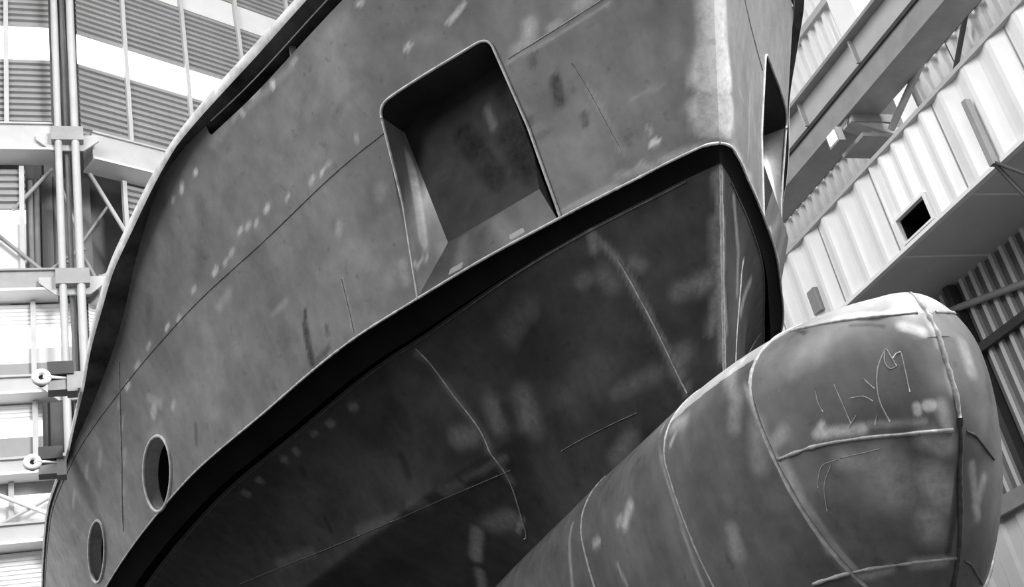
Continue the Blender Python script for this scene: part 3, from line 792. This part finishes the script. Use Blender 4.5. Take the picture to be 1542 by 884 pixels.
def ribbed(name, fr, u0, u1, z0, z1, pitch, depth, mat, parent, fill=.5, slope=.09):
    n = max(1, round((u1-u0)/pitch)); p = (u1-u0)/n; prof = []
    for i in range(n):
        a = u0 + i*p; e = p*slope
        prof += [(a, 0), (a + p*(1-fill)*.5 - e/2, 0), (a + p*(1-fill)*.5 + e/2, depth), (a + p*(1+fill)*.5 - e/2, depth), (a + p*(1+fill)*.5 + e/2, 0)]
    prof.append((u1, 0)); V = [frame_pt(*fr, u, z, o) for u, o in prof for z in (z0, z1)]
    return mesh_obj(name, V, [(2*i, 2*i+2, 2*i+3, 2*i+1) for i in range(len(prof)-1)], mat, parent)
# frames: u runs to the right in the picture, 'out' points into the hall
FE = ((0, 26.0), (1, 0))                           # end wall, faces the bow
A2 = math.atan2(1.6, 3.8); FA = ((.42, 26.0), (math.cos(A2), math.sin(A2)))   # canted wall behind the ship
FR = ((16.0, 0), (0, -1))                          # right wall, u = -Y
# ---- end wall
we = struct(pbox('wall_end', FE, -16, .5, 0, 31, -1.7, -1.6, M_DGREY))
wa = struct(pbox('wall_corner', FA, 0, 17.0, 0, 31, -1.7, -1.6, M_DGREY))
def storey(fr, wall, u0, u1, rows, mull, first):
    for kind, z0, z1 in rows:
        if kind == 'louvre': louvre('siding_panel', fr, u0, u1, z0, z1, .19, .07, M_GREY, wall)['kind'] = 'stuff'
        elif kind == 'pale': louvre('siding_panel', fr, u0, u1, z0, z1, .10, .03, M_WHITE, wall)['kind'] = 'stuff'
        elif kind == 'sky': pbox('skylight_pane', fr, u0, u1, z0, z1, 0, .02, M_SKY, wall)
        elif kind == 'flat': pbox('siding_panel', fr, u0, u1, z0, z1, -.02, .03, M_WHITE2, wall)
        elif kind == 'grey': pbox('siding_panel', fr, u0, u1, z0, z1, -.02, .03, M_GREY, wall)
    z0 = min(r[1] for r in rows); z1 = max(r[2] for r in rows)
    for u in mull: pbox('mullion', fr, u-.055, u+.055, z0, z1, .05, .16, M_STEEL, wall)
# top storey
UPPER = [('louvre', 21.0, 23.42), ('sky', 23.42, 24.5), ('louvre', 24.5, 27.0), ('flat', 27.0, 28.0), ('louvre', 28.0, 30.8)]
storey(FE, we, -1.02, .02, UPPER, (-1.02,), 0); storey(FE, we, -6.6, -1.02, UPPER, (-2.8, -4.6, -6.5), 0)
edges = [.3, 1.62, 3.45, 5.3, 7.2, 9.1, 11.0, 12.9, 14.8, 16.5]
for a, b in zip(edges[:-1], edges[1:]): storey(FA, wa, a, b, [('louvre', 20.9, 23.45), ('sky', 23.45, 24.43), ('louvre', 24.43, 26.7), ('flat', 26.7, 27.6), ('louvre', 27.6, 30.8)], (b,), 0)
# middle storey: open dark bay at the corner, siding beyond
storey(FE, we, -6.6, -.62, [('flat', 16.85, 18.35), ('sky', 18.35, 18.75), ('louvre', 18.75, 19.95)], (-.7, -2.4, -4.2), 0)
storey(FA, wa, 1.32, 6.0, [('grey', 16.7, 18.0), ('louvre', 18.0, 19.9)], (1.34, 3.4), 0)
pbox('bay_back', FE, -1.6, .9, 17.3, 20.6, -1.35, -1.3, M_DGREY, we); pbox('bay_back', FA, -.2, 2.4, 17.3, 20.6, -1.35, -1.3, M_DGREY, wa)
for u in (.1, .55, 1.0): pbox('bay_joint', FA, u-.02, u+.02, 17.3, 20.6, -1.3, -1.27, M_DARK, wa)
for k in range(9):
    u = -.5 + .2*k; z = 16.75 + .12*((k*5) % 4); pbox('bay_clutter', FE if u < .4 else FA, u if u < .4 else u-.4, (u if u < .4 else u-.4)+.16, z, z+.16+.1*(k % 3), -1.2+.1*(k % 4), -.9+.1*(k % 4), M_DARK, we)
# lower storeys of the end wall
storey(FE, we, -6.6, .35, [('pale', 15.52, 16.15), ('sky', 15.0, 15.52), ('flat', 14.62, 15.0), ('grey', 14.1, 14.62)], (-.5, -2.6), 0)
storey(FE, we, -6.6, -.35, [('pale', 13.2, 13.62), ('sky', 12.83, 13.2), ('grey', 12.2, 12.83)], (-.5, -2.6), 0)
storey(FE, we, -6.6, .1, [('grey', 11.5, 11.75), ('sky', 11.27, 11.5), ('flat', 10.72, 11.27)], (-1.0,), 0)
storey(FE, we, -6.6, .1, [('pale', 9.2, 10.25), ('pale', 7.0, 9.15), ('grey', 0, 7.0)], (), 0)
storey(FA, wa, .3, 6.0, [('pale', 14.7, 16.2), ('grey', 12, 14.7), ('grey', 0, 12)], (1.5,), 0)
# ---- girders round the hall
def girder(lab, fr, u0, u1, z, h, d, mat):
    t = empty('wall_girder', frame_pt(*fr, (u0+u1)/2, z, d/2)); tag(t, lab, 'girder')
    pbox('web', fr, u0, u1, z+.06, z+h, .02, d, mat, t); pbox('lower_flange', fr, u0, u1, z, z+.06, -.02, d+.10, M_WHITE, t)
    pbox('upper_flange', fr, u0, u1, z+h, z+h+.05, -.02, d+.06, mat, t)
    return t
girder('deep pale girder below the topmost siding of the end wall', FE, -6.6, .05, 20.1, .80, .55, M_STEEL)
girder('deep pale girder running behind the ship below the canted wall siding', FA, .35, 9, 19.98, .84, .55, M_STEEL)
girder('grey girder below the open bay with cross bracing', FE, -6.6, .05, 16.2, .55, .5, M_STEELD)
girder('short grey girder behind the ship strake below the braced bay', FA, .35, 6, 16.15, .5, .5, M_STEELD)
girder('grey girder of the end wall beside the upper floodlight', FE, -6.6, .35, 13.65, .42, .45, M_STEEL)
girder('grey girder of the end wall beside the lower floodlight', FE, -6.6, .2, 11.78, .36, .45, M_STEEL)
girder('lowest pale girder of the end wall above white ribbed siding', FE, -6.6, .1, 10.27, .42, .45, M_STEEL)
# ---- corner column of paired pipes
cc = empty('lattice_column', (.38, 25.6, 0)); tag(cc, 'tall pale column of paired steel pipes at the wall corner', 'column')
for x, r in ((.16, .085), (.55, .095)):
    tube('column_pipe', [(x, 25.25, z) for z in (0, 10, 20, 31)], r, M_STEEL, cc, 12)
tube('column_pipe', [(.36, 25.55, z) for z in (0, 15, 31)], .06, M_STEELD, cc, 8)
for z in (20.5, 16.45, 13.8, 11.9, 10.4):
    box('node_plate', 0, .74, 25.15, 25.5, z-.24, z+.16, M_STEELD, cc)
    V = [(-.35, z-.1), (.0, z-.42), (.74, z-.42), (1.1, z-.12), (1.1, z+.05), (-.35, z+.05)]
    n = len(V); mesh_obj('node_gusset', [(x, y, zz) for y in (25.36, 25.42) for x, zz in V], [tuple(range(n))[::-1], tuple(range(n, 2*n))] + [(i, (i+1) % n, (i+1) % n + n, i+n) for i in range(n)], M_STEEL, cc)
# ---- cross braces in the bays
def brace(lab, pts, r, mat):
    return tag(tube('cross_brace', pts, r, mat, wa if pts[0][1] > 26.05 and pts[0][0] > .42 else we), lab)
E_ = lambda u, z, o=0: frame_pt(*FE, u, z, o); A_ = lambda u, z, o=0: frame_pt(*FA, u, z, o)
brace('pale pipe brace falling from the corner column towards the ship strake', [A_(.45, 19.9, .1), A_(1.35, 18.3, .1)], .055, M_STEEL)
brace('thin dark brace rising behind the pale pipe brace of the dark bay', [A_(.1, 17.6, -.6), A_(1.25, 19.6, -.6)], .04, M_STEELD)
brace('grey brace crossing the dark bay left of the column', [E_(-.9, 18.7, .1), E_(.0, 19.9, .1)], .05, M_STEELD)
brace('grey brace falling across the pale panel towards the column foot', [E_(-1.3, 18.0, .2), E_(.05, 16.6, .2)], .05, M_STEELD)
brace('low grey brace of the dark bay rising to the column', [E_(-.5, 16.9, -.3), E_(.3, 17.6, -.3)], .045, M_STEELD)
brace('dark brace behind the column pipes in the dark bay', [A_(.0, 19.7, -.5), A_(.5, 18.0, -.5)], .04, M_STEELD)
brace('lower pale brace rising from column node to the ship strake', [A_(.2, 16.6, .2), A_(.9, 17.1, .2)], .05, M_STEEL)
brace('grey diagonal in the dark bay ending behind the strake', [A_(.25, 17.8, -.2), A_(.75, 16.8, -.2)], .05, M_STEELD)
for u, z0, z1 in ((-.52, 16.8, 19.95), (-.38, 16.8, 19.95)):
    tube('bay_post', [E_(u, z0, -.5), E_(u, z1, -.5)], .07, M_STEELD, we)
for i, (z, x) in enumerate(((17.35, .1), (17.1, -.1), (16.95, .2))):
    bar('bay_rail', E_(-.55, z, -.6 - .1*i), A_(1.3, z, -.6 - .1*i), .06, .09, M_DARK, we)
brace('white brace rising to the right in the X below the lower floodlight', [E_(-1.3, 10.75, .3), E_(.1, 11.45, .3)], .035, M_STEEL)
brace('white brace falling to the right in the X below the lower floodlight', [E_(-1.3, 11.45, .35), E_(.1, 10.72, .35)], .05, M_WHITE)
# ---- floodlights on the ship's strake
def floodlight(y, off, z, lab):
    b = float(topside(y, float(r_lo(y)))) + off; x = XC - b
    t = empty('floodlight', (x, y, z)); tag(t, lab, 'floodlight', 'floodlights at the ship side')
    T = np.linspace(0, 2*math.pi, 25)
    tube('reflector_ring', [(x-.27 + .075*math.cos(a), y-.08, z + .075*math.sin(a)) for a in T], .042, M_WHITE, t, 8)
    tube('lamp_hub', [(x-.27, y-.05, z), (x-.27, y+.1, z)], .05, M_DARK, t, 10)
    box('housing', x-.2, x+.10, y-.1, y+.18, z+.03, z+.20, M_DARK, t); box('ballast_box', x-.2, x+.1, y-.05, y+.15, z-.16, z-.03, M_STEELD, t)
    tube('arm', [(x-.25, y-.1, z), (x+.12, y, z)], .022, M_WHITE, t, 8)
    box('clamp', x+.02, x+.14, y-.08, y+.12, z-.2, z+.06, M_STEELD, t)
floodlight(14.1, .38, 8.43, 'dark floodlight with white ring clamped on the strake beside the end wall girder')
floodlight(15.55, .22, 7.93, 'dark floodlight with white ring low on the strake above the X brace')
# ---- right wall: ribbed sheet, white box duct, crane runway
wr = struct(box('wall_right', 16.35, 16.5, -14, 33, 0, 24, M_DGREY))
for a in np.arange(-33, 13.9, 2.4):                # upper sheet
    ribbed('wall_panel', FR, a, a+2.37, 12.3, 22, .30, .11, M_WHITE, wr)
    pbox('wall_panel', FR, a, a+2.37, 6.45, 10.38, -.03, 0, M_DGREY, wr)
    for k in range(8): pbox('wall_rib', FR, a+.1+.296*k, a+.19+.296*k, 6.45, 10.38, 0, .09, M_WHITE2, wr)  # pale ribs on dark sheet, the light they catch put into colour
    ribbed('wall_panel', FR, a, a+2.37, .0, 6.2, .8, .05, M_WHITE, wr)
FD = ((14.0, 0), (0, -1)); joints = [-32.2, -30.3, -28.4, -26.5, -24.6, -22.7, -20.8, -18.75, -16.72, -14.87, -12.9, -10.95, -9.0, -7.05, -5.1, -3.1]
dt = empty('box_duct', (15, 12, 10.4)); tag(dt, 'long white ribbed box duct with grey underside along the right wall', 'duct')
for i, (a, b) in enumerate(zip(joints[:-1], joints[1:])):
    if i == 9:                                     # panel with the square opening
        ribbed('duct_panel', FD, a+.01, -14.62, 10.44, 12.2, .6, .09, M_WHITE, dt, .5, .36); ribbed('duct_panel', FD, -13.8, b-.01, 10.44, 12.2, .45, .09, M_WHITE, dt, .5, .36)
        ribbed('duct_panel', FD, -14.62, -13.8, 10.96, 12.2, .4, .09, M_WHITE, dt, .5, .36); pbox('duct_panel', FD, -14.62, -13.8, 10.42, 10.5, -.02, .012, M_WHITE, dt)
    else: ribbed('duct_panel', FD, a+.01, b-.01, 10.44, 12.2, .6, .09, M_WHITE, dt, .5, .36)
    pbox('panel_joint', FD, b-.012, b+.012, 10.4, 12.2, -.03, .015, M_STEELD, dt)
    box('duct_floor', 14.02, 16.0, -b+.01, -a-.01, 10.38, 10.42, M_WHITE2, dt); box('floor_joint', 14.02, 16.0, -b-.015, -b+.015, 10.36, 10.42, M_WHITE, dt)
box('duct_edge', 13.9, 14.02, 3.1, 32.2, 10.37, 10.44, M_WHITE, dt)
box('duct_top', 13.88, 16.0, 3.1, 32.2, 12.2, 12.28, M_STEEL, dt)
V = box_v(14.03, 14.5, 13.8, 14.62, 10.5, 10.96); mesh_obj('duct_opening', V, [BOXF[1], BOXF[2], BOXF[3], BOXF[4], BOXF[5]], M_BLACK, dt)
for a in ((-14.66, -13.76, 10.46, 10.5), (-14.66, -13.76, 10.95, 11.0), (-14.66, -14.61, 10.5, 10.95), (-13.81, -13.76, 10.5, 10.95)): pbox('opening_frame', FD, *a, 0, .10, M_WHITE, dt)
pbox('duct_vent', FD, -17.62, -17.36, 10.7, 11.2, .0, .10, M_GREY, dt)
# crane runway along the wall
cr = empty('crane_runway', (14.2, 12, 14)); tag(cr, 'grey crane runway girder with rail along the right wall', 'girder')
box('web', 14.0, 14.12, 0, 32, 14.02, 14.55, M_STEEL, cr); box('upper_flange', 13.8, 14.5, 0, 32, 14.55, 14.62, M_STEELD, cr)
box('rail', 13.98, 14.06, 0, 32, 14.62, 14.74, M_DARK, cr); box('groove_shadow_strip', 13.97, 14.3, 0, 32, 13.94, 14.02, M_DARK, cr)  # dark strip put in for the shadow of the rail gap
box('lower_girder', 14.02, 14.75, 0, 32, 13.5, 13.94, M_STEELD, cr)
for y in np.arange(2.6, 32, 1.9): box('web_stiffener', 13.9, 14.0, y-.02, y+.02, 14.02, 14.55, M_STEEL, cr)
# columns of the right wall with their brackets
for i, y in enumerate((9.0, 15.0, 21.0, 27.0)):
    lab = ('second', 'white', 'third', 'farthest')[i]
    c = empty('steel_column', (15.35, y, 12.29)); tag(c, ['white wall column standing ahead of the ship bow by the duct', 'white wall column behind the crane runway bracket with the lamp', 'white wall column beside the ship side past the bow', 'white wall column at the far end of the right wall'][i], 'column')
    box('shaft', 15.1, 15.6, y-.3, y+.3, 12.29, 22, M_WHITE, c)
    b = bar('bracket_arm', (15.4, y, 13.0), (14.1, y, 13.45), .3, .22, M_STEEL, c); bar('bracket_plate', (14.1, y-.15, 13.42), (15.4, y-.15, 13.42), .05, .18, M_STEELD, c)
    bar('knee_brace', (15.4, y, 12.35), (14.4, y, 13.4), .16, .12, M_STEEL, c)
    box('seat_plate', 14.0, 15.3, y-.35, y+.35, 12.85, 12.93, M_STEELD, c)
    bar('upper_bracket', (15.3, y+.5, 15.3), (14.4, y+.5, 14.65), .3, .2, M_STEELD, c)
tube('brace_pipe', [(14.8, 14.75, 13.1), (14.8, 12.2, 14.1), (14.8, 9.3, 15.2)], .07, M_STEELD, wr)
tube('brace_pipe', [(15.7, 14.6, 12.7), (15.7, 11.5, 15.6)], .05, M_DARK, wr)
for i, z in enumerate((16.3, 17.6, 19.2)):
    bar('wall_rail', (15.85, 0, z), (15.85, 32, z), .1, .16, M_STEEL, wr)
bar('purlin', (15.85, 0, 14.45), (15.85, 32, 14.45), .08, .09, M_DARK, wr); bar('purlin', (15.85, 0, 15.4), (15.85, 32, 15.4), .1, .16, M_STEELD, wr)
lt = empty('flood_lamp', (13.6, 14.96, 13.02)); tag(lt, 'small square white flood lamp under the crane runway', 'lamp')
box('lamp_frame', 13.58, 13.72, 14.8, 15.13, 12.87, 13.17, M_STEELD, lt); s_ = NT('lamp_glass'); s_.b.inputs['Emission Color'].default_value = g(1); s_.b.inputs['Emission Strength'].default_value = .9
box('lamp_glass', 13.565, 13.58, 14.84, 15.09, 12.91, 13.13, s_.m, lt); bar('lamp_bracket', (13.7, 14.96, 13.1), (14.1, 14.96, 13.475), .05, .05, M_STEELD, lt)
# post and stays on the duct
ps = empty('duct_stay', (13.80, 12.06, 10.35)); tag(ps, 'grey post with two dark stay rods fixed to the white duct face', 'post')
bar('post', (13.80, 12.06, 10.35), (13.80, 12.04, 11.6), .12, .1, M_STEELD, ps)
tube('stay_rod', [(13.80, 12.07, 10.42), (13.80, 11.84, 9.74), (13.80, 11.3, 8.2)], .035, M_DARK, ps)
tube('stay_rod', [(13.80, 12.07, 10.42), (13.80, 11.6, 9.85), (13.80, 10.9, 9.0)], .03, M_DARK, ps)
# rails and braces on the lower sheet
for i, (z, w) in enumerate(((8.98, .16), (6.3, .3))):
    bar('wall_rail', (15.85, 0, z), (15.85, 32, z), .12, w, M_DARK if i == 0 else M_STEELD, wr)
tube('brace_pipe', [(15.8, 16.6, 10.05), (15.8, 14.5, 9.5), (15.8, 12.5, 8.9)], .07, M_STEELD, wr)
box('edge_post', 15.75, 15.95, 15.95, 16.1, 6.4, 10.36, M_DARK, wr)
